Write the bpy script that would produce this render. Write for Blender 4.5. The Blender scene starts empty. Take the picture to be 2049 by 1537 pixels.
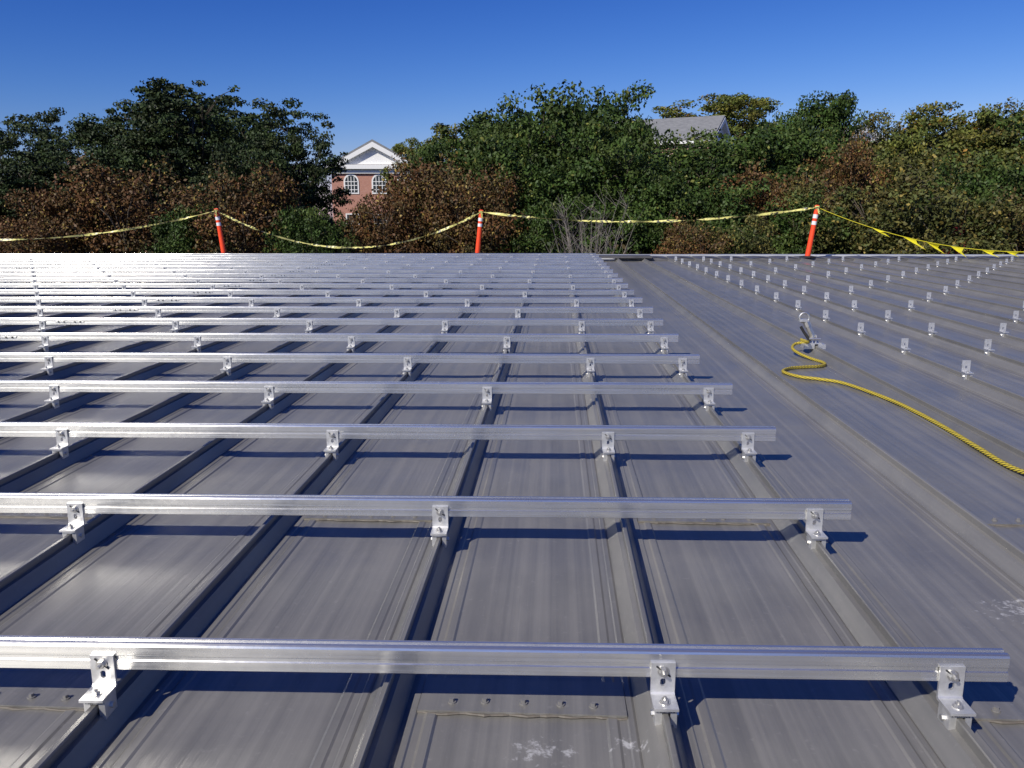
import bpy, math, random
import numpy as np
from mathutils import Vector, Matrix
random.seed(4); rng=np.random.default_rng(7)
scene=bpy.context.scene
scene.view_settings.view_transform='Standard'; scene.view_settings.look='None'; scene.view_settings.exposure=0

# ---------------- mesh builder ----------------
class MB:
    def __init__(s): s.v=[]; s.f=[]; s.m=[]
    def add(s,vs,fs,mi=0):
        o=len(s.v); s.v+= [tuple(p) for p in vs]; s.f+=[tuple(i+o for i in f) for f in fs]; s.m+=[mi]*len(fs)
    def box(s,a,b,mi=0):
        x0,y0,z0=a;x1,y1,z1=b
        s.add([(x0,y0,z0),(x1,y0,z0),(x1,y1,z0),(x0,y1,z0),(x0,y0,z1),(x1,y0,z1),(x1,y1,z1),(x0,y1,z1)],
              [(0,3,2,1),(4,5,6,7),(0,1,5,4),(1,2,6,5),(2,3,7,6),(3,0,4,7)],mi)
    def prism_x(s,prof,x0,x1,mi=0,caps=True):
        n=len(prof); vs=[(x0,y,z) for y,z in prof]+[(x1,y,z) for y,z in prof]
        fs=[(i,(i+1)%n,(i+1)%n+n,i+n) for i in range(n)]
        if caps: fs+= [tuple(range(n))[::-1],tuple(range(n,2*n))]
        s.add(vs,fs,mi)
    def tube(s,pts,rads,mi=0,n=8,caps=True):
        pts=[Vector(p) for p in pts]; vs=[];fs=[]
        if not hasattr(rads,'__len__'): rads=[rads]*len(pts)
        up=None
        for i,p in enumerate(pts):
            d=(pts[min(i+1,len(pts)-1)]-pts[max(i-1,0)])
            if d.length<1e-9: d=Vector((0,0,1))
            d.normalize()
            if up is None:
                up=Vector((1,0,0)) if abs(d.x)<.8 else Vector((0,1,0))
            a=(up-d*up.dot(d))
            if a.length<1e-6: a=d.orthogonal()
            a.normalize(); up=a; b=d.cross(a)
            for k in range(n):
                t=2*math.pi*k/n; vs.append(p+(a*math.cos(t)+b*math.sin(t))*rads[i])
        for i in range(len(pts)-1):
            for k in range(n):
                k2=(k+1)%n; fs.append((i*n+k,i*n+k2,(i+1)*n+k2,(i+1)*n+k))
        if caps: fs.append(tuple(range(n))[::-1]); fs.append(tuple((len(pts)-1)*n+k for k in range(n)))
        s.add(vs,fs,mi)
    def mesh(s,name,mats,smooth=False):
        me=bpy.data.meshes.new(name); me.from_pydata(s.v,[],s.f)
        for m in mats: me.materials.append(m)
        me.polygons.foreach_set('material_index',s.m)
        if smooth: me.polygons.foreach_set('use_smooth',[True]*len(s.f))
        me.update(); return me
def obj(name,me,parent=None,loc=None,rot=None):
    o=bpy.data.objects.new(name,me); scene.collection.objects.link(o)
    if parent: o.parent=parent
    if loc: o.location=loc
    if rot: o.rotation_euler=rot
    return o
def empty(name,loc=(0,0,0),rot=None):
    o=bpy.data.objects.new(name,None); scene.collection.objects.link(o); o.location=loc
    if rot: o.rotation_euler=rot
    return o

# ---------------- materials ----------------
def mat(name,col=(.5,.5,.5),rough=.5,metal=0.,spec=.5):
    m=bpy.data.materials.new(name); m.use_nodes=True
    b=m.node_tree.nodes['Principled BSDF']
    b.inputs['Base Color'].default_value=(*col,1); b.inputs['Roughness'].default_value=rough
    b.inputs['Metallic'].default_value=metal; b.inputs['Specular IOR Level'].default_value=spec
    return m
class NT:
    def __init__(s,m): s.t=m.node_tree; s.b=s.t.nodes.get('Principled BSDF')
    def n(s,ty): return s.t.nodes.new(ty)
    def l(s,a,b): s.t.links.new(a,b)
    def pos(s,scale=(1,1,1),loc=(0,0,0)):
        g=s.n('ShaderNodeNewGeometry'); mp=s.n('ShaderNodeMapping'); mp.inputs['Scale'].default_value=scale; mp.inputs['Location'].default_value=loc
        s.l(g.outputs['Position'],mp.inputs['Vector']); return mp.outputs[0]
    def objc(s,scale=(1,1,1)):
        g=s.n('ShaderNodeTexCoord'); mp=s.n('ShaderNodeMapping'); mp.inputs['Scale'].default_value=scale
        s.l(g.outputs['Object'],mp.inputs['Vector']); return mp.outputs[0]
    def noise(s,vec,scale=5,detail=4,rough=.55):
        n=s.n('ShaderNodeTexNoise'); n.inputs['Scale'].default_value=scale; n.inputs['Detail'].default_value=detail; n.inputs['Roughness'].default_value=rough
        s.l(vec,n.inputs['Vector']); return n.outputs['Fac']
    def ramp(s,f,stops):
        r=s.n('ShaderNodeValToRGB'); e=r.color_ramp.elements
        while len(e)<len(stops): e.new(.5)
        for i,(p,c) in enumerate(stops):
            e[i].position=p; e[i].color=(*c,1) if hasattr(c,'__len__') else (c,c,c,1)
        s.l(f,r.inputs[0]); return r.outputs[0]
    def math(s,op,a,b=None,clamp=False):
        m=s.n('ShaderNodeMath'); m.operation=op; m.use_clamp=clamp
        for i,x in enumerate((a,b)):
            if x is None: continue
            if hasattr(x,'links'): s.l(x,m.inputs[i])
            else: m.inputs[i].default_value=x
        return m.outputs[0]
    def mix(s,f,a,b,mode='MIX'):
        m=s.n('ShaderNodeMix'); m.data_type='RGBA'; m.blend_type=mode
        for i,x in ((0,f),(6,a),(7,b)):
            if hasattr(x,'links'): s.l(x,m.inputs[i])
            elif hasattr(x,'__len__'): m.inputs[i].default_value=(*x,1)
            else: m.inputs[i].default_value=x
        return m.outputs[2]
    def bump(s,h,strength=.3,dist=.01,prev=None):
        b=s.n('ShaderNodeBump'); b.inputs['Strength'].default_value=strength; b.inputs['Distance'].default_value=dist
        s.l(h,b.inputs['Height'])
        if prev: s.l(prev,b.inputs['Normal'])
        return b.outputs[0]

# roof paint
M_roof=mat('painted_steel_roof',(.2,.195,.19),.4)
t=NT(M_roof)
fine=t.noise(t.pos((26,.10,1)),1.0,3,.6)
broad=t.noise(t.pos((1.6,.35,1)),1.0,3,.5)
dirt=t.noise(t.pos((1,1,1)),2.2,6,.65)
speck=t.noise(t.pos((1,1,1)),45,3,.6)
stain=t.noise(t.pos((7,1.2,1)),1,5,.65)
c=t.ramp(fine,[(.32,(.122,.120,.114)),(.68,(.19,.184,.172))])
c=t.mix(t.ramp(dirt,[(.42,0),(.75,.35)]),c,(.26,.25,.225))
c=t.mix(t.ramp(stain,[(.5,0),(.75,.5)]),c,(.10,.098,.094))
c=t.mix(t.ramp(speck,[(.62,0),(.72,.2)]),c,(.31,.30,.28))
def scuff(cx,cy,rx,ry):
    mp=t.pos((1/rx,1/ry,0),(-cx/rx,-cy/ry,0)); g=t.n('ShaderNodeVectorMath'); g.operation='LENGTH'; t.l(mp,g.inputs[0])
    return t.math('SUBTRACT',1,g.outputs['Value'],True)
s1=t.math('MAXIMUM',t.math('MAXIMUM',scuff(-.02,1.54,.13,.07),scuff(.16,1.56,.07,.06)),scuff(1.35,2.22,.22,.14))
sn=t.noise(t.pos((1,1,1)),38,5,.7)
sm=t.ramp(t.math('ADD',t.math('MULTIPLY',s1,.26),sn),[(.68,0),(.80,1)])
sm=t.math('MULTIPLY',sm,t.math('GREATER_THAN',s1,.02))
c=t.mix(t.math('MULTIPLY',sm,.7),c,(.5,.5,.5))
t.l(c,t.b.inputs['Base Color'])
r=t.math('ADD',t.math('MULTIPLY',fine,.22),t.math('MULTIPLY',dirt,.25)); t.l(t.math('ADD',r,.14),t.b.inputs['Roughness'])
b1=t.bump(fine,.5,.004); b2=t.bump(broad,.6,.02,b1); b3=t.bump(speck,.12,.001,b2); t.l(b3,t.b.inputs['Normal'])
t.b.inputs['Metallic'].default_value=.0; t.b.inputs['Specular IOR Level'].default_value=.6

def alu(name,base,rough,an,groove):
    m=mat(name,base,rough,.88); t=NT(m)
    t.b.inputs['Anisotropic'].default_value=an
    cx=t.n('ShaderNodeCombineXYZ'); cx.inputs[0].default_value=0; cx.inputs[1].default_value=.6; cx.inputs[2].default_value=.8
    t.l(cx.outputs[0],t.b.inputs['Tangent'])
    n1=t.noise(t.pos((.25,60,90)),1,3,.6); n2=t.noise(t.pos((1.6,5,7)),1,5,.6); n3=t.noise(t.pos((1,1,1)),60,3,.6)
    c=t.mix(t.ramp(n1,[(.3,0),(.7,1)]),tuple(x*.76 for x in base),base)
    c=t.mix(t.ramp(n2,[(.45,0),(.8,.6)]),c,tuple(x*.5 for x in base)); t.l(c,t.b.inputs['Base Color'])
    rr=t.math('ADD',t.math('MULTIPLY',n2,.18),t.math('MULTIPLY',n3,.10)); t.l(t.math('ADD',rr,rough-.14),t.b.inputs['Roughness'])
    t.l(t.bump(n1,groove,.002),t.b.inputs['Normal'])
    return m
M_alu=alu('mill_aluminium',(.88,.875,.85),.25,.85,.45)
M_foot=mat('foot_aluminium',(.72,.72,.71),.42,.75)
t=NT(M_foot); n=t.noise(t.objc(),60,4,.6); t.l(t.ramp(n,[(.3,(.6,.6,.59)),(.7,(.78,.78,.77))]),t.b.inputs['Base Color']); t.l(t.bump(n,.2,.001),t.b.inputs['Normal'])
M_steel=mat('stainless_steel',(.6,.59,.56),.38,.9)
M_screw=mat('painted_screw',(.2,.195,.19),.5,.2)
M_dark=mat('dark_recess',(.02,.02,.02),.7)
M_seal=mat('sealant',(.12,.105,.085),.6)
M_orange=mat('orange_plastic',(.85,.07,.015),.4)
M_white=mat('reflective_white',(.75,.75,.75),.35)
M_rubber=mat('black_rubber',(.02,.02,.02),.6)
M_cap=mat('edge_trim',(.5,.54,.6),.35,.3)
t=NT(M_cap); n=t.noise(t.pos((.6,4,4)),1,4); t.l(t.ramp(n,[(.3,(.5,.52,.55)),(.7,(.7,.71,.72))]),t.b.inputs['Base Color'])
M_flash=mat('ridge_flashing',(.09,.09,.095),.45,.2)
t=NT(M_flash); n=t.noise(t.pos((1,1,1)),3,5); t.l(t.ramp(n,[(.3,(.07,.07,.075)),(.7,(.13,.125,.125))]),t.b.inputs['Base Color'])

M_tape=mat('caution_tape',(.75,.62,.03),.35)
t=NT(M_tape); n=t.noise(t.pos((14,14,30)),1,2,.4); n2=t.noise(t.pos((1.6,1.6,1)),1,0)
f=t.math('MULTIPLY',t.ramp(n,[(.50,0),(.56,1)]),t.ramp(n2,[(.38,0),(.44,1)]))
t.l(t.mix(f,(.68,.64,.20),(.04,.04,.03)),t.b.inputs['Base Color'])
M_flag=mat('pennant_vinyl',(.80,.72,.03),.4)
M_rope=mat('braided_rope',(.6,.42,.03),.7)
t=NT(M_rope); uv=t.n('ShaderNodeUVMap'); mp=t.n('ShaderNodeMapping'); t.l(uv.outputs[0],mp.inputs[0])
w=t.n('ShaderNodeTexWave'); w.bands_direction='DIAGONAL'; w.inputs['Scale'].default_value=.55; t.l(mp.outputs[0],w.inputs[0])
t.l(t.ramp(w.outputs['Fac'],[(.22,(.03,.026,.015)),(.42,(.60,.47,.04))]),t.b.inputs['Base Color'])
t.l(t.bump(w.outputs['Fac'],.6,.003),t.b.inputs['Normal'])

def brick(name):
    m=mat(name,(.3,.1,.07),.85); t=NT(m); b=t.n('ShaderNodeTexBrick'); b.inputs['Scale'].default_value=4.0
    b.inputs['Color1'].default_value=(.46,.21,.15,1); b.inputs['Color2'].default_value=(.38,.16,.11,1); b.inputs['Mortar'].default_value=(.48,.40,.34,1)
    b.inputs['Mortar Size'].default_value=.015
    tc=t.n('ShaderNodeTexCoord'); mp=t.n('ShaderNodeMapping'); mp.inputs['Rotation'].default_value=(math.radians(90),0,0)
    t.l(tc.outputs['Object'],mp.inputs[0]); t.l(mp.outputs[0],b.inputs['Vector'])
    n=t.noise(t.objc(),.8,4); t.l(t.mix(t.ramp(n,[(.3,0),(.7,.4)]),b.outputs['Color'],(.34,.16,.12)),t.b.inputs['Base Color'])
    return m
M_brick=brick('red_brick')
M_slate=mat('slate_roof',(.16,.165,.18),.6)
t=NT(M_slate); n=t.noise(t.objc((1,1,6)),2,4); t.l(t.ramp(n,[(.3,(.15,.155,.16)),(.7,(.23,.235,.24))]),t.b.inputs['Base Color'])
M_trim=mat('white_trim',(.78,.78,.76),.5)
M_glass=mat('window_glass',(.04,.05,.06),.08)
M_wall=mat('block_wall',(.4,.38,.34),.8)

M_ground=mat('leaf_litter_ground',(.07,.06,.03),.9)
t=NT(M_ground); n=t.noise(t.pos(),.5,6,.7); n2=t.noise(t.pos(),6,4,.7)
c=t.ramp(n,[(.35,(.035,.05,.018)),(.65,(.085,.065,.035))]); t.l(t.mix(t.ramp(n2,[(.4,0),(.7,.6)]),c,(.03,.035,.015)),t.b.inputs['Base Color'])
t.l(t.bump(n2,.6,.2),t.b.inputs['Normal'])

def leafmat(name):
    m=bpy.data.materials.new(name); m.use_nodes=True; t=NT(m)
    a=t.n('ShaderNodeAttribute'); a.attribute_name='leafcol'
    t.l(a.outputs['Color'],t.b.inputs['Base Color']); t.b.inputs['Roughness'].default_value=.55; t.b.inputs['Specular IOR Level'].default_value=.2
    return m
M_leaf=leafmat('leaves')
M_bark=mat('bark',(.07,.055,.04),.9)
M_twig=mat('pale_twigs',(.24,.21,.18),.8)

# ---------------- ROOF ----------------
SP=.61; S0=.848
XL,XR,Y0,Y1=S0-SP*46,S0+SP*42,-9.0,20.7
SK=.023     # rails run very slightly out of square with the seams
ROWY=[1.59+.948*i for i in range(20)]
def seamx(k): return S0-SP*k
roof=empty('metal_roof')
b=MB()
prof=[(-.118,0),(-.112,.004),(-.094,.004),(-.088,.001),(-.072,.001),(-.068,.004),(-.056,.004),(-.050,.001),(-.020,.042),(-.006,.045),(-.006,.066),(-.0035,.069),(.0065,.069),(.009,.066),(.009,.055),(.0065,.054),(.0065,.045),(.018,.043),(.042,.001),(.056,.004),(.068,.004),(.072,.001),(.088,.001),(.094,.004),(.112,.004),(.118,0)]
YS=[Y0]+list(np.linspace(-2,Y1,40))
pts=[]
for k in range(46,-43,-1):
    for (dx,z) in prof: pts.append((seamx(k)+dx,z))
vs=[];fs=[]
def undul(x,y):
    fx=((x-S0)/SP)%1.0
    w=max(0,math.sin(math.pi*fx))**2
    return .0035*w*math.sin(y*2.1+math.floor((x-S0)/SP)*2.3)
full=[]
for i,(x,z) in enumerate(pts):
    full.append((x,z))
    if i+1<len(pts) and pts[i+1][0]-x>.25:
        x2=pts[i+1][0]
        for q in (.25,.5,.75): full.append((x+(x2-x)*q,0))
n=len(full)
for y in YS:
    for x,z in full: vs.append((x,y,z+(undul(x,y) if z==0 else 0)))
for j in range(len(YS)-1):
    for i in range(n-1):
        fs.append((j*n+i,j*n+i+1,(j+1)*n+i+1,(j+1)*n+i))
b.add(vs,fs); obj('roof_panels',b.mesh('roof_panels',[M_roof]),roof)
b=MB(); b.box((XL,Y0,-5.2),(XR,Y1+.25,-.12)); obj('roof_building_walls',b.mesh('walls',[M_wall]),roof)
b=MB()
b.box((XL,Y1-.02,-.1),(XR,Y1+.26,.045),0)
x=XL
while x<XR:
    x2=min(x+3.05,XR); b.box((x+.004,Y1-.05,.05),(x2-.004,Y1+.3,.100+random.uniform(-.006,.006)),0); x=x2
obj('edge_trim',b.mesh('edge_trim',[M_cap]),roof)
b=MB()
for k in range(-1,-42,-1):
    xa=seamx(k)+.03; xb=seamx(k-1)-.03
    yy=Y1-1.0
    b.add([(xa,yy,.0),(xb,yy,.0),(xb,yy+.0,.05),(xa,yy,.05),((xa+xb)/2,yy+.02,.09)],[(0,1,2,4,3)],0)
    b.add([(xa,yy,.05),((xa+xb)/2,yy,.09),(xb,yy,.05),(xb,yy+.9,.07),((xa+xb)/2,yy+.9,.08),(xa,yy+.9,.07)],[(0,1,4,5),(1,2,3,4)],0)
b.box((seamx(-.2),Y1-1.15,.074),(seamx(-2.3),Y1-.55,.12),0)
obj('ridge_flashing',b.mesh('ridge_flashing',[M_flash]),roof)
b=MB()
def hexbolt(b,x,y,z,r,h,mi,ax='z',rot=0):
    d={'z':(0,0,1),'y':(0,-1,0)}[ax]
    b.tube([(x,y,z),(x+d[0]*h,y+d[1]*h,z+d[2]*h)],[r,r*.96],mi,6)
for k in range(12,-14,-1):
    x0=seamx(k+1)+.120; x1=seamx(k)-.120
    far=(k%2==0)
    yl=(2.835 if far else 1.655)+SK*(x0+x1)/2
    b.add([(x0-.05,yl,.0085),(x1+.05,yl,.0085),(x1+.05,yl+.14,.0042),(x0-.05,yl+.14,.0042),(x0-.05,yl,.001),(x1+.05,yl,.001)],[(0,1,2,3),(4,5,1,0)],0)
    pp=[]
    N=34
    for i in range(N+1):
        xx=x0-.05+(x1-x0+.1)*i/N; pp.append((xx,yl-.002+.0025*math.sin(i*.9+k)+random.uniform(-.0015,.0015),.002))
    b.tube(pp,[.003+random.uniform(-.001,.0015) for _ in pp],1,6)
    for i in range(5):
        xx=x0+.02+(x1-x0-.04)*i/4+random.uniform(-.008,.008); ys=yl+.035+random.uniform(-.004,.004)
        b.tube([(xx,ys,.006),(xx,ys,.0105)],[.010,.0095],2,12)
        hexbolt(b,xx,ys,.0105,.0062,.007,2)
obj('panel_laps',b.mesh('laps',[M_roof,M_seal,M_screw]),roof)

# ---------------- L foot + clamp mesh ----------------
def foot_mesh(with_bolt=True):
    b=MB(); W=.026
    b.box((-.022,-.024,.036),(-.0075,.024,.080),1)
    b.box((.0105,-.024,.036),(.024,.024,.080),1)
    b.box((-.0075,-.024,.071),(.0105,.024,.080),1)
    b.tube([(.024,0,.056),(.031,0,.056)],[.007,.007],2,6); b.tube([(-.022,0,.056),(-.028,0,.056)],[.007,.007],2,6)
    z0=.0805; T=.006
    pr=[(-.034,z0),(.026,z0),(.030,z0+.004),(.030,z0+.014),(.024,z0+.014),(.024,z0+.0095),(.0205,z0+T),(-.034,z0+T)]
    b.prism_x(pr,-W,W,0)
    ya,yb=.024,.030; zb=z0+.014; zt=z0+.078
    hx=.006; ha=zb+.010; hb=zb+.028
    out=[]
    for i in range(16):
        a=2*math.pi*(i+.5)/16
        out.append((math.cos(a)*hx,math.sin(a)*hx+(hb-hx if math.sin(a)>0 else ha+hx)))
    corners=[]; cc=((zb+zt)/2)
    for i in range(16):
        a=2*math.pi*(i+.5)/16; dx,dz=math.cos(a),math.sin(a)
        s=min(W/abs(dx),((zt-zb)/2)/abs(dz)); corners.append((dx*s,cc+dz*s))
    for cxn,czn in ((W,zt),(-W,zt),(-W,zb),(W,zb)):
        j=min(range(16),key=lambda q:(corners[q][0]-cxn)**2+(corners[q][1]-czn)**2); corners[j]=(cxn,czn)
    vs=[(x,ya,z) for x,z in corners]+[(x,ya,z) for x,z in out]+[(x,yb,z) for x,z in corners]+[(x,yb,z) for x,z in out]
    fs=[]
    for i in range(16):
        j=(i+1)%16
        fs+=[(i,j,16+j,16+i)[::-1],(32+i,32+j,48+j,48+i),(i,j,32+j,32+i),(16+i,16+j,48+j,48+i)[::-1]]
    b.add(vs,fs,0)
    b.tube([(0,-.010,z0+T),(0,-.010,z0+T+.002)],[.0115,.0115],2,14)
    hexbolt(b,0,-.010,z0+T+.002,.0085,.007,2)
    b.tube([(0,-.010,z0+T+.009),(0,-.010,z0+T+.014)],[.004,.0035],2,8)
    if with_bolt:
        zz=zt-.019
        b.tube([(0,.0235,zz),(0,.0215,zz)],[.0125,.0125],2,16)
        hexbolt(b,0,.0215,zz,.0095,.008,2,'y')
        b.tube([(0,.0135,zz),(0,.004,zz)],[.0042,.0038],2,8)
        b.tube([(-.015,.0225,zz+.012),(.015,.0225,zz-.012)],[.0018,.0018],3,5)
    return b.mesh('foot',[M_foot,M_foot,M_steel,M_dark])
FM=foot_mesh(True); FM2=foot_mesh(False)

# ---------------- rails ----------------
RX=.968
def rail_mesh(row):
    b=MB()
    P=[(0,0),(0,.020),(.003,.0225),(.003,.030),(0,.0325),(0,.0535),(.002,.058),(.006,.060),(.013,.060),(.0135,.056),(.0245,.056),(.025,.060),(.032,.060),(.036,.058),(.038,.0535),(.038,.0),(.036,-.002),(.024,-.002),(.023,.004),(.015,.004),(.014,-.002),(.002,-.002)]
    ends=[-4.38,-9.71,-15.04,-20.37,-25.7]
    xs=[RX]+ends
    for i in range(len(xs)-1):
        b.prism_x(P,xs[i+1]+.003,xs[i],0)
    for e in ends[:-1]:
        b.box((e-.13,-.0035,.0195),(e+.13,-.0003,.0335),0)
        for q in (-.10,-.05,.05,.10):
            b.tube([(e+q,-.0035,.0265),(e+q,-.008,.0265)],[.008,.007],1,8)
    return b.mesh('rail',[M_alu,M_dark])
SKA=math.atan(SK)
for i,y in enumerate(ROWY):
    r=i+1
    jit=random.uniform(-.012,.012) if i>0 else 0
    e=empty('mounting_rail',(0,y,0))
    obj('rail',rail_mesh(r),e,(jit,.0305,.122),(0,0,SKA+random.uniform(-.0006,.0006)))
    ks=[0]+([kk for kk in range(1,42,2)] if r%2==1 else [kk for kk in range(2,42,2)])
    for kk in ks:
        if seamx(kk)<-25: break
        f=obj('l_foot_clamp',FM,e,(seamx(kk)+.001,SK*seamx(kk),0),(0,0,SKA))
        if r==1 and kk in (0,1,3):
            cu=bpy.data.curves.new('clamp_text','FONT'); cu.body='Patented'; cu.size=.0105; cu.extrude=.0003; cu.align_x='CENTER'; cu.align_y='CENTER'
            cu.materials.append(M_dark)
            o=bpy.data.objects.new('clamp_lettering',cu); scene.collection.objects.link(o); o.parent=f; o.location=(.001,-.0247,.0755); o.rotation_euler=(math.radians(90),0,0)
for i,y in enumerate(ROWY):
    r=i+1
    if r<5 or r>19: continue
    ks=[-3,-4]+([k for k in range(-5,-40,-2)] if r%2==1 else [k for k in range(-6,-40,-2)])
    for kk in ks:
        obj('l_foot_clamp',FM2,None,(seamx(kk)+.001,y+random.uniform(-.02,.02)+SK*seamx(kk)*.5,0),(0,0,random.uniform(-.06,.06)))

# ---------------- roof anchor and rope ----------------
anc=empty('roof_anchor',(seamx(-2)-.01,6.62,0)); anc.scale=(1.12,1.12,1.12); anc.location.z=-.006
b=MB()
b.box((-.075,-.05,.045),(-.0035,.05,.078),0); b.box((.0205,-.05,.045),(.075,.05,.078),0); b.box((-.05,-.045,.0785),(.05,.045,.085),0)
for sx in (-.04,.04):
    for sy in (-.028,.028): hexbolt(b,sx,sy,.085,.009,.008,1)
for sx in (-.016,.010): b.box((sx,-.02,.085),(sx+.006,.02,.14),0)
b.tube([(-.005,0,.12),(-.045,0,.20)],[.020,.020],1,8)
b.tube([(-.045,0,.20),(-.060,0,.235)],[.026,.024],1,8)
b.tube([(-.04,-.03,.115),(.04,-.03,.115)],[.008,.008],1,8)
ring=[(-.075+.034*math.cos(a),-.002,.262+.034*math.sin(a)) for a in np.linspace(0,2*math.pi,21)]
b.tube(ring,.008,1,8,False)
b.box((-.11,-.022,.235),(-.055,.022,.252),0)
b.tube([(-.10,-.02,.20),(-.075,-.02,.16),(-.03,-.025,.10)],[.010,.010,.012],2,8)
obj('anchor_body',b.mesh('anchor',[M_foot,M_steel,M_dark]),anc)
W=[(2.3,2.5),(2.08,3.0),(1.99,3.48),(1.995,3.85),(2.01,4.22),(2.01,4.55),(1.985,4.88),(1.885,5.34),(1.77,5.48),(1.67,5.55),(1.61,5.66),(1.60,5.77),(1.68,5.88),(1.80,5.93),(1.90,5.96),(1.97,6.03),(1.985,6.14),(1.95,6.28),(1.90,6.42),(1.88,6.55),(1.93,6.66),(2.0,6.62),(1.98,6.5),(1.92,6.50)]
def catmull(P,n):
    out=[]
    P=[Vector(p) for p in P]; P=[2*P[0]-P[1]]+P+[2*P[-1]-P[-2]]
    for i in range(1,len(P)-2):
        for j in range(n):
            u=j/n; a,b_,c_,d=P[i-1],P[i],P[i+1],P[i+2]
            out.append(.5*((2*b_)+(c_-a)*u+(2*a-5*b_+4*c_-d)*u*u+(3*b_-a-3*c_+d)*u**3))
    out.append(P[-2]); return out
def roofz(x):
    d=abs(((x-S0+SP/2)%SP)-SP/2)
    if d<.05: return .001+(.05-d)/.03*.041 if d>.020 else .069
    return .003
wp=[]
for j,(x,y) in enumerate(W):
    z=roofz(x)+.012
    if y>6.4: z=.03+.02*(j-18)
    wp.append((x,y,z))
cp=catmull(wp,8)
zs=[max(p.z,roofz(p.x)+.011) for p in cp]
for _ in range(3): zs=[zs[0]]+[max(zs[i],(zs[i-1]+zs[i]+zs[i+1])/3) for i in range(1,len(zs)-1)]+[zs[-1]]
for p_,z in zip(cp,zs): p_.z=z
def rope_mesh(cp,r):
    b=MB(); N=8; b.tube(cp,r,0,N); me=b.mesh('rope',[M_rope],True)
    L=[0]
    for i in range(1,len(cp)): L.append(L[-1]+(cp[i]-cp[i-1]).length)
    uvl=me.uv_layers.new(name='UVMap')
    for poly in me.polygons:
        for li in poly.loop_indices:
            vi=me.loops[li].vertex_index; ring_=vi//N; kk=vi%N
            uvl.data[li].uv=(L[ring_]*45,kk/N*6)
    return me
obj('safety_rope',rope_mesh(cp,.0115))
b=MB()
lv=[(0,-.022,0),(.008,-.008,.004),(.012,.006,.006),(.004,.020,.003),(-.003,.026,.008),(-.010,.008,.001),(-.010,-.008,.002)]
b.add(lv,[(0,1,6),(1,2,5,6),(2,3,4,5)]); b.tube([(0,-.022,0),(.004,-.034,.004)],.0008,0,4)
obj('fallen_leaf',b.mesh('leaf',[mat('dry_leaf',(.22,.05,.03),.6)]),None,(.665,1.90,.006),(0,0,.2))

# ---------------- delineator posts ----------------
def post(x,y,h,leanx,z0=.105):
    e=empty('delineator_post',(x,y,z0)); e.rotation_euler=(0,math.atan2(leanx,h),0)
    b=MB(); H=h
    pr=[(0,.064),(.02,.064),(.03,.062),(.62*H,.055),(.63*H,.057),(.70*H,.057),(.705*H,.055),(.75*H,.055),(.755*H,.057),(.83*H,.057),(.835*H,.055),(.90*H,.051),(.915*H,.038),(.94*H,.026),(.955*H,.026)]
    for i in range(len(pr)-1):
        za,ra=pr[i]; zb,rb=pr[i+1]
        mi=1 if (.625*H<=za and zb<=.701*H) or (.752*H<=za and zb<=.831*H) else 0
        b.tube([(0,0,za),(0,0,zb)],[ra,rb],mi,20,False)
    b.tube([(-.045,0,.955*H),(-.05,0,.985*H),(-.03,0,H),(.03,0,H),(.05,0,.985*H),(.045,0,.955*H),(-.045,0,.955*H)],.014,0,8)
    obj('post_body',b.mesh('post',[M_orange,M_white],True),e)
    b=MB(); b.tube([(0,0,0),(0,0,.02),(0,0,.035)],[.19,.19,.10],0,8)
    o=obj('rubber_base',b.mesh('base',[M_rubber]),e); o.rotation_euler=(0,-math.atan2(leanx,h),0)
    return Vector((x+leanx*.97,y,z0+h*.96))
yb=Y1+.10
tp0=post(-20.2,yb,1.12,.0)
tp1=post(-8.42,yb,1.13,-.12)
tp2=post(-1.95,yb,1.08,.11)
tp3=post(5.88,Y1-.9,1.19,.15,.085)
tp4=post(15.6,Y1-.6,1.10,.05,.085)
def tape(a,bp,sag,name='caution_tape',skew=0,n=110,w=.062):
    mb=MB(); vs=[];fs=[]
    tw=random.uniform(0,6)
    for i in range(n+1):
        u=i/n; p_=a.lerp(bp,u); s_=4*u*(1-u)
        p_.z-=sag*s_*(1+skew*(u-.5))
        ang=.6*math.sin(u*9+tw)+.9*math.sin(u*23+tw*2)+.5*math.sin(u*61)
        if u<.02 or u>.98: ang=1.2
        d=Vector((0,math.sin(ang),math.cos(ang)))*w/2
        d*= .5+.5*abs(math.sin(u*31+tw))
        vs+= [p_-d,p_+d]
    for i in range(n): fs.append((2*i,2*i+2,2*i+3,2*i+1))
    mb.add(vs,fs)
    for q in (a,bp):
        mb.tube([q+Vector((0,0,-.03)),q+Vector((0,0,.03))],[.057,.055],0,10,False)
        mb.add([q+Vector((-.02,-.06,0)),q+Vector((.03,-.06,0)),q+Vector((.05,-.08,-.16)),q+Vector((.0,-.08,-.13))],[(0,1,2,3)])
    return obj(name,mb.mesh('tape',[M_tape]))
tape(tp0,tp1,.72,n=150); tape(tp1,tp2,.90); tape(tp2,tp3,.28)
mb=MB(); n=120; P=[]
for i in range(n+1):
    u=i/n; p_=tp3.lerp(tp4,u); p_.z-=.98*4*u*(1-u); P.append(p_)
mb.tube(P,.007,0,5)
i=16
while i<n-4:
    a=P[i]; c_=P[i+4]; sw=random.uniform(.05,.25); dp=random.uniform(.12,.24)
    mid=a.lerp(c_,.5)+Vector((sw*.6,random.uniform(-.05,.05),-dp*.5))
    tip=c_+Vector((sw,random.uniform(-.1,.1),-dp))
    mb.add([a,c_,mid+Vector((.06,.03,0)),tip,mid-Vector((.05,.03,0))],[(0,1,2,4),(4,2,3)])
    i+=7+random.choice([0,0,1,2])
obj('pennant_flags',mb.mesh('pennants',[M_flag]))

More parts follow.
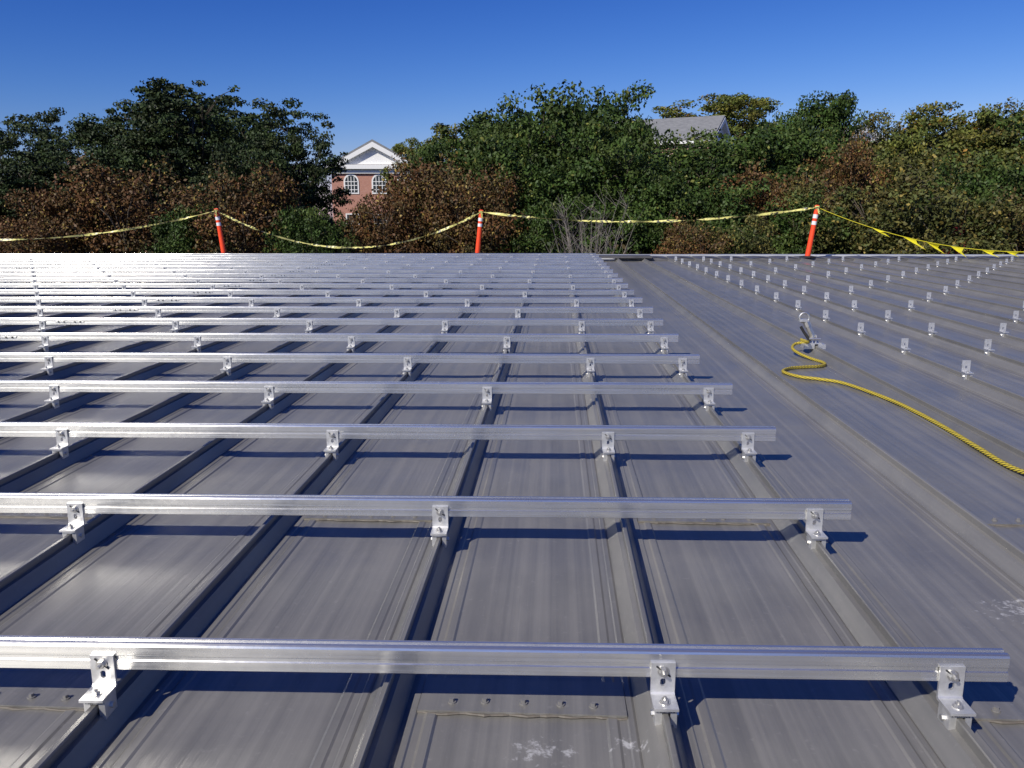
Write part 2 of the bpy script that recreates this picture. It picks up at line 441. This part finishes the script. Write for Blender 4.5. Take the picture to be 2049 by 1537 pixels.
# ---------------- terrain ----------------
def smooth(a,b_,x):
    t_=min(1,max(0,(x-a)/(b_-a))); return t_*t_*(3-2*t_)
def tz(x,y):
    z=-5.2+5.5*smooth(38,95,y)+3.0*smooth(-5,40,x)*smooth(50,100,y)
    z+= .25*math.sin(x*.21)*math.cos(y*.17)*(1 if y>30 else .3)
    z-= 6*smooth(150,400,y)
    return z
xs=sorted(set(list(np.linspace(-120,120,61))+[-2000,-1000,-500,-250,-180,180,250,500,1000,2000]))
ys=sorted(set(list(np.linspace(-60,160,56))+[-2000,-800,-300,-120,200,260,330,400,600,1000,2000]))
vs=[(x,y,tz(x,y)) for y in ys for x in xs]; nx=len(xs)
fs=[(j*nx+i,j*nx+i+1,(j+1)*nx+i+1,(j+1)*nx+i) for j in range(len(ys)-1) for i in range(nx-1)]
b=MB(); b.add(vs,fs); obj('ground',b.mesh('ground',[M_ground],True))

# ---------------- trees ----------------
def leaf_arrays(centers,radii,counts,size,flat,cols,crng,specks=None,speckp=0,tone=(.6,1.4)):
    idx=np.repeat(np.arange(len(centers)),counts); M=len(idx)
    d=crng.normal(size=(M,3)); d/=np.linalg.norm(d,axis=1)[:,None]
    rr=crng.random(M)**(.45)
    off=d*rr[:,None]*radii[idx][:,None]; off[:,2]*=flat
    c=centers[idx]+off
    nrm=crng.normal(size=(M,3))*.75+np.array([0,0,.45])+d*.7; nrm/=np.linalg.norm(nrm,axis=1)[:,None]
    a=np.cross(nrm,crng.normal(size=(M,3))); a/=np.linalg.norm(a,axis=1)[:,None]
    bb=np.cross(nrm,a)
    s=size*(.6+.8*crng.random(M))[:,None]
    V=np.empty((M,4,3)); V[:,0]=c-a*s*.5; V[:,1]=c+bb*s*.32-a*s*.02; V[:,2]=c+a*s*.5+nrm*s*.08; V[:,3]=c-bb*s*.32
    cc=np.array(cols); cl=crng.integers(0,len(cols),len(centers)); tn=(tone[0]+(tone[1]-tone[0])*crng.random(len(centers)))
    C=cc[cl[idx]]*.65+cc[crng.integers(0,len(cols),M)]*.35
    C=C*tn[idx][:,None]*(.8+.4*crng.random(M))[:,None]
    if specks is not None:
        pc=crng.random(len(centers))*2*speckp
        m_=crng.random(M)<pc[idx]; C[m_]=np.array(specks)*(.7+.6*crng.random(m_.sum()))[:,None]
    return V.reshape(-1,3),C
def build_foliage(name,branchMB,V,C,bark):
    nb=len(branchMB.v); M=len(V)//4
    me=bpy.data.meshes.new(name)
    allv=np.vstack([np.array(branchMB.v).reshape(-1,3),V]) if nb else V
    nf=len(branchMB.f)
    lf=(np.arange(M*4)+nb)
    bl=[i for f in branchMB.f for i in f]; bt=[len(f) for f in branchMB.f]
    loops=np.concatenate([np.array(bl,dtype=np.int32),lf.astype(np.int32)])
    tot=np.concatenate([np.array(bt,dtype=np.int32),np.full(M,4,np.int32)])
    start=np.concatenate([[0],np.cumsum(tot)[:-1]]).astype(np.int32)
    me.vertices.add(len(allv)); me.vertices.foreach_set('co',allv.astype(np.float32).ravel())
    me.loops.add(len(loops)); me.loops.foreach_set('vertex_index',loops)
    me.polygons.add(len(tot)); me.polygons.foreach_set('loop_start',start); me.polygons.foreach_set('loop_total',tot)
    me.materials.append(bark); me.materials.append(M_leaf)
    me.polygons.foreach_set('material_index',np.concatenate([np.zeros(nf,np.int32),np.ones(M,np.int32)]))
    me.update(calc_edges=True)
    at=me.attributes.new('leafcol','FLOAT_COLOR','POINT')
    col=np.ones((len(allv),4),np.float32); col[nb:,:3]=np.repeat(C,4,axis=0); at.data.foreach_set('color',col.ravel())
    return me
def tree_mesh(name,seed,H,W,base,lobes,cl_per,leaves,size,cr,flat,cols,specks=None,sp=0,lobe=1.0,tone=(.6,1.4),reach=.62,spread=.82):
    r=np.random.default_rng(seed); rd=random.Random(seed)
    b=MB()
    tp=[(0,0,-.3)]; x=y=0
    for i in range(1,8):
        x+=rd.uniform(-.15,.15)*H*.05; y+=rd.uniform(-.15,.15)*H*.05; tp.append((x,y,H*.82*i/7))
    tr=[H*.022*(1-.12*i) for i in range(8)]; tr[0]*=1.4
    b.tube(tp,tr,0,8)
    cz=(base+H)/2; hz=(H-base)/2
    C=[];R=[]
    for i in range(lobes):
        a=i*2.399+rd.uniform(-.4,.4); u=(i+.5)/lobes
        z=base+(H-base)*(.18+.72*u)
        env=math.sqrt(max(.05,1-((z-cz)/hz)**2))
        rad=W/2*env*rd.uniform(.35,spread)
        lx,ly=math.cos(a)*rad,math.sin(a)*rad
        lr=W*rd.uniform(.14,.27)*(.65+.5*env)*lobe
        z=min(z,H-lr*.75)
        lc=Vector((lx,ly,z))
        ti=min(6,max(1,int((z-lr*1.5)/H/.82*7)));st=Vector(tp[ti])
        mid=st.lerp(lc,.5)+Vector((rd.uniform(-.3,.3),rd.uniform(-.3,.3),-.05*H))
        b.tube([st,mid,lc],[tr[ti]*.55,tr[ti]*.35,tr[ti]*.15],0,6)
        for j in range(cl_per):
            d=r.normal(size=3); d/=np.linalg.norm(d); d[2]=d[2]*.9+.12
            q=lr*(.5+reach*r.random())
            c_=np.array([lx,ly,z])+d*q*np.array([1,1,.8])
            if c_[2]<base*.6: continue
            C.append(c_); R.append(cr*(.5+.9*r.random()))
            if j%3==0: b.tube([lc.lerp(mid,.3),lc.lerp(Vector(c_),.5)+Vector((0,0,.05)),Vector(c_)],[tr[ti]*.15,.025,.012],0,4)
    C=np.array(C);R=np.array(R)
    cnt=np.maximum(8,(leaves/len(C)*(R/R.mean())**1.6)).astype(int)
    V,K=leaf_arrays(C,R,cnt,size,flat,cols,r,specks,sp,tone)
    return build_foliage(name,b,V,K,M_bark)
G_dark=[(.022,.038,.012),(.031,.049,.015),(.042,.056,.018)]
G_map=[(.028,.055,.011),(.040,.070,.014),(.057,.083,.018)]
G_rust=[(.100,.050,.019),(.080,.049,.020),(.125,.056,.021),(.062,.052,.019)]
G_oliv=[(.07,.08,.022),(.085,.088,.024),(.05,.065,.018),(.10,.085,.025)]
G_yel=[(.12,.135,.025),(.095,.12,.023),(.15,.135,.028),(.07,.095,.022)]
tm={}
for s_ in range(3):
    tm['locust%d'%s_]=tree_mesh('locust',10+s_,14,9,3.0,17,17,24000,.20,.72,.36,G_dark,None,0,.84,(.55,1.45),.85,.95)
    tm['maple%d'%s_]=tree_mesh('maple',20+s_,12,8,2.0,15,20,26000,.22,.78,.7,G_map,(.14,.15,.035),.03,.95,(.55,1.45),.72)
    tm['rust%d'%s_]=tree_mesh('sumac',30+s_,8,6.4,.3,15,22,28000,.13,.65,.75,G_rust,(.26,.19,.05),.08,1.0,(.7,1.3))
    tm['olive%d'%s_]=tree_mesh('olive',40+s_,9,7,.8,13,18,21000,.17,.7,.65,G_oliv,(.22,.17,.04),.07)
tm['yel0']=tree_mesh('yel',50,13,8,3,12,15,16000,.22,.75,.5,G_yel)
tm['yel1']=tree_mesh('yel',51,13,8,3,12,14,15000,.22,.75,.5,G_yel,(.25,.14,.03),.06,.85)
HT={'locust':14,'maple':12,'rust':8,'olive':9,'yel':13}; WT={'locust':9,'maple':8,'rust':6.4,'olive':7,'yel':8}
NM={'locust':'locust_tree','maple':'maple_tree','rust':'sumac_bush','olive':'olive_green_bush','yel':'yellow_green_tree'}
def brg(px):
    return np.interp(px,[-200,0,200,400,600,800,1000,1200,1400,1600,1800,2000,2200],[-.82,-.684,-.557,-.434,-.313,-.193,-.075,.042,.157,.27,.383,.494,.60])
def elv(py): return np.interp(py,[130,147,180,200,225,240,255,280,300,320,350,380,428,470],[.168,.158,.140,.129,.115,.107,.0985,.085,.073,.062,.045,.028,0,-.025])
PL=[
('locust0',75,207,52,160),('locust1',190,215,50,240),('locust2',400,135,48,290),('locust0',560,205,47,210),('locust1',310,170,52,220),('maple1',-60,330,50,200),('locust1',470,190,54,230),
('locust2',330,225,46,230),('locust0',500,262,42,200),('locust2',120,280,42,240),('locust1',612,250,46,130),('locust0',230,260,44,220),
('yel0',850,268,62,100),('yel1',930,245,62,160),('maple2',880,275,58,110),
('maple0',1010,215,46,230),('maple1',1120,198,44,240),('maple2',1205,182,47,210),('maple0',1280,232,44,150),('maple1',1040,265,40,200),('maple2',1250,290,39,220),('maple0',1130,320,38,200),('maple1',1400,290,42,240),('maple2',1180,250,41,200),
('maple1',1390,280,48,190),('maple2',1520,255,46,230),('yel1',1440,188,112,190),('yel0',1500,185,108,130),('maple0',1665,188,60,150),('maple2',1590,228,56,130),('maple2',1640,262,47,200),
('rust1',1720,290,44,170),('olive1',1775,238,62,160),('yel0',1810,258,50,170),('yel1',1905,206,58,200),('olive0',1980,220,56,180),('yel0',2060,205,54,210),('olive2',1890,300,44,260),('yel1',2000,265,46,240),('maple1',1960,330,40,180),('maple0',2060,330,40,200),('maple2',2170,240,48,260),
('rust0',250,318,37,260),('rust1',495,340,36,240),('locust2',30,330,40,200),('rust0',890,312,38,260),('rust2',770,385,36,190),('rust1',960,345,36,210),('rust2',60,425,34,190),('rust2',130,370,37,200),
('maple2',1110,400,36,150),('maple1',640,430,34,120),('maple2',1270,400,36,200),('rust0',1560,335,39,220),('maple2',1450,370,37,200),('olive1',1700,380,36,220),('olive0',1850,360,34,270),('olive2',1990,390,33,240),('rust1',2090,390,34,200),('rust1',1400,445,32,150),('maple1',1640,400,36,160),('maple0',1340,350,37,180),('maple0',600,410,35,130),('locust1',-100,330,40,260),('olive1',1500,440,33,160),('maple2',370,410,35,130),
]
for i,(kd,px,py,Y,w) in enumerate(PL):
    k=kd[:-1]; x=float(brg(px))*Y; zt=1.1+float(elv(py))*Y; g=tz(x,Y)-.3
    sz=(zt-g)/HT[k]; sx=w/1650*Y/WT[k]*1.15
    o=obj(NM[k],tm[kd],None,(x,Y,g),(0,0,i*1.7)); o.scale=(sx,sx,sz)
r=np.random.default_rng(98); C=np.array([(.452*33+r.normal()*.35,32+r.normal()*.3,-.6+r.normal()*.45) for _ in range(14)])
V,K=leaf_arrays(C,np.full(14,.3),np.full(14,60),.12,.8,[(.16,.02,.02),(.11,.02,.018)],r)
bm_=MB(); bm_.tube([(.452*33,32,-5.2),(.452*33+.1,32,-2.5),(.452*33,32,-.6)],[.05,.035,.02],0,5)
obj('red_leaved_bush',build_foliage('red_leaved_bush',bm_,V,K,M_bark))
r=np.random.default_rng(99)
C=[];R=[]
for _ in range(1500):
    px=r.uniform(-350,2400); Y=r.uniform(56,72)
    tops=np.interp(px,[-350,600,640,850,900,1000,1280,1320,1480,1560,2400],[330,300,430,430,300,260,265,310,300,262,262])
    e=elv(tops)
    x=brg(np.clip(px,-200,2200))*Y+ (px-np.clip(px,-200,2200))/1650*Y
    zt=1.1+e*Y-1.3; zb=-4.5; z=zb+(zt-zb)*r.random()**.7
    C.append((x,Y,z)); R.append(r.uniform(1.0,1.7))
C=np.array(C);R=np.array(R)
V,K=leaf_arrays(C,R,np.full(len(C),55),.42,.7,[(.025,.042,.015),(.038,.06,.018),(.055,.05,.022)],r)
obj('distant_trees',build_foliage('distant_trees',MB(),V,K,M_bark))
C=[];R=[]
for _ in range(900):
    x=r.uniform(-32,26); Y=r.uniform(34,46); C.append((x,Y,-5+r.random()*5.0)); R.append(r.uniform(.6,1.1))
C=np.array(C);R=np.array(R)
V,K=leaf_arrays(C,R,np.full(len(C),70),.22,.7,[(.025,.038,.014),(.045,.042,.018),(.06,.042,.020)],r,(.2,.16,.04),.04)
obj('undergrowth',build_foliage('undergrowth',MB(),V,K,M_bark))
b=MB(); rd=random.Random(5)
for i in range(42):
    a=rd.uniform(0,6.28); sp=rd.uniform(.3,1.7); H=rd.uniform(4.6,6.7)
    P=[(0,0,0)]
    for j in range(1,7):
        u=j/6; P.append((math.cos(a)*sp*u**1.5+rd.uniform(-.05,.05),math.sin(a)*sp*.6*u**1.5,H*u))
    b.tube(P,[.022,.02,.018,.015,.012,.010,.005],0,4)
    for j in range(3,7):
        for q in range(4):
            p_=Vector(P[j]); b.tube([p_,p_+Vector((rd.uniform(-.5,.5),rd.uniform(-.4,.4),rd.uniform(.2,.7)))],[.007,.003],0,3)
obj('bare_shrub',b.mesh('bare_shrub',[M_twig]),None,(1.2,30,-5.3))

# ---------------- brick buildings ----------------
def arch_window(b,cx,zc,w,h,y,trim,glass):
    n=12; r_=w/2
    def outline(rr,bot):
        return [(cx-rr,bot),(cx+rr,bot)]+[(cx+rr*math.cos(a),zc+h/2+rr*math.sin(a)) for a in np.linspace(0,math.pi,n)]
    o=outline(r_+.14,zc-h/2-.14); i_=outline(r_,zc-h/2)
    def pr(ol,y0,y1,mi):
        k=len(ol); vs=[(x,y0,z) for x,z in ol]+[(x,y1,z) for x,z in ol]
        b.add(vs,[tuple(range(k))]+[(q,(q+1)%k,(q+1)%k+k,q+k)[::-1] for q in range(k)],mi)
    pr(o,y-.06,y+.1,trim); pr(i_,y-.075,y,glass)
    for q in (-.25,0,.25): b.box((cx+q*w-.03,y-.10,zc-h/2),(cx+q*w+.03,y-.077,zc+h/2+r_*.8),trim)
    for q in (-.25,.15,.5): b.box((cx-r_,y-.103,zc+h*q-.03),(cx+r_,y-.080,zc+h*q+.03),trim)
def brick_building(name,loc,rot,w,d,eave,ridge,base=-8,wins=True,wx=(-.30,0,.30)):
    e=empty(name,loc,(0,0,rot)); H=w/2
    b=MB()
    P=[(-H,base),(H,base),(H,eave),(0,ridge-.25),(-H,eave)]
    vs=[(x,0,z) for x,z in P]+[(x,d,z) for x,z in P]
    b.add(vs,[(0,1,2,3,4),(9,8,7,6,5),(1,6,7,2),(0,4,9,5)]); obj('walls',b.mesh('walls',[M_brick]),e)
    b=MB(); o=.45; sl=(ridge-eave)/H
    for sg in (-1,1):
        q=[(0,ridge),(sg*(H+o),eave-o*sl),(sg*(H+o),eave-o*sl+.18),(0,ridge+.2)]
        vs=[(x,-o,z) for x,z in q]+[(x,d+o,z) for x,z in q]
        b.add(vs,[(0,1,2,3),(4,5,6,7),(0,1,5,4),(1,2,6,5),(2,3,7,6)])
    obj('roof',b.mesh('roof',[M_slate]),e)
    b=MB()
    b.add([(-H-.1,-.05,eave+.1),(H+.1,-.05,eave+.1),(0,-.05,ridge-.15)],[(0,1,2)])
    for sg in (-1,1):
        q=[(0,ridge-.02),(sg*(H+o),eave-o*sl-.02),(sg*(H+o),eave-o*sl-.42),(0,ridge-.5)]
        vs=[(x,-o-.06,z) for x,z in q]+[(x,-.06,z) for x,z in q]
        b.add(vs,[(0,1,2,3),(4,5,6,7),(0,1,5,4),(1,2,6,5),(2,3,7,6)])
    b.box((-H-.5,-.5,eave-.35),(H+.5,-.055,eave+.05)); b.box((-H-.2,-.2,eave-.75),(H+.2,-.052,eave-.36))
    for sg in (-1,1): b.box((sg*(H+.02) if sg>0 else -H-.45,.0,eave-.5),(H+.45 if sg>0 else -H-.02,d,eave-.2))
    obj('cornice',b.mesh('cornice',[M_trim]),e)
    b=MB()
    if wins:
        for cx in [q*w for q in wx]:
            arch_window(b,cx,eave-2.0,1.15,1.0,-.0,0,1)
            for zz in (eave-5.4,eave-8.4):
                b.box((cx-.65,-.05,zz-.95),(cx+.65,.1,zz+.95),0); b.box((cx-.53,-.062,zz-.83),(cx+.53,.0,zz+.83),1); b.box((cx-.53,-.075,zz-.03),(cx+.53,-.064,zz+.03),0)
        for j in range(int(d//3)):
            yy=1.8+j*3
            for sg in (-1,1):
                for zz in (eave-2.2,eave-5.4):
                    xa=sg*H
                    b.box((min(xa,xa+sg*.05),yy-.6,zz-.9),(max(xa,xa+sg*.05),yy+.6,zz+.9),0); b.box((min(xa,xa+sg*.065),yy-.5,zz-.8),(max(xa,xa+sg*.065),yy+.5,zz+.8),1)
    obj('windows',b.mesh('windows',[M_trim,M_glass]),e)
    return e
brick_building('brick_building',(-17.3,80,0),math.radians(6),8.0,16,5.6,7.75,wx=(-.27,.06,.36))
brick_building('brick_building',(17.3,92,0),math.radians(66),8.5,15,8.6,11.0)
brick_building('brick_building',(46,130,0),math.radians(30),10,14,11.5,13.5)

# ---------------- camera ----------------
cam=bpy.data.cameras.new('Camera'); co=bpy.data.objects.new('Camera',cam); scene.collection.objects.link(co)
cam.sensor_width=36; cam.lens=36*1650/2049; cam.clip_end=6000; cam.clip_start=.05
pitch=math.radians(11.68); yaw=math.radians(3.0)
R=Matrix.Rotation(yaw,4,'Z')@Matrix.Rotation(math.pi/2-pitch,4,'X')@Matrix.Rotation(math.radians(-.12),4,'Z')
co.matrix_world=Matrix.Translation((0,0,1.10))@R
scene.camera=co

# ---------------- light ----------------
sd=Vector((-.72,-.95,1)).normalized(); el=math.asin(sd.z); az=math.atan2(sd.x,sd.y)
L=bpy.data.lights.new('sun','SUN'); L.energy=5.0; L.angle=math.radians(.5); L.color=(1,.94,.84)
lo=bpy.data.objects.new('sun',L); scene.collection.objects.link(lo); lo.rotation_euler=(-sd).to_track_quat('-Z','Y').to_euler(); lo.location=(-20,-30,30)
w=bpy.data.worlds.new('World'); scene.world=w; w.use_nodes=True
nt=w.node_tree; bg=nt.nodes['Background']; sk=nt.nodes.new('ShaderNodeTexSky'); sk.sky_type='NISHITA'; sk.sun_disc=False
sk.sun_elevation=el; sk.sun_rotation=az%(2*math.pi); sk.air_density=1.0; sk.dust_density=.3; sk.ozone_density=3.0; sk.altitude=200
q=NT.__new__(NT); q.t=nt; q.b=None
sp=nt.nodes.new('ShaderNodeSeparateColor'); cb=nt.nodes.new('ShaderNodeCombineColor'); nt.links.new(sk.outputs[0],sp.inputs[0])
for ch,(a,p_) in enumerate([(1.5,2.3),(.90,1.72),(1.08,1.20)]):
    v=q.math('MULTIPLY',sp.outputs[ch],.1); v=q.math('POWER',v,p_); v=q.math('MULTIPLY',v,a*10); v=q.math('MINIMUM',v,9.0)
    nt.links.new(v,cb.inputs[ch])
nt.links.new(cb.outputs[0],bg.inputs[0]); bg.inputs[1].default_value=.10
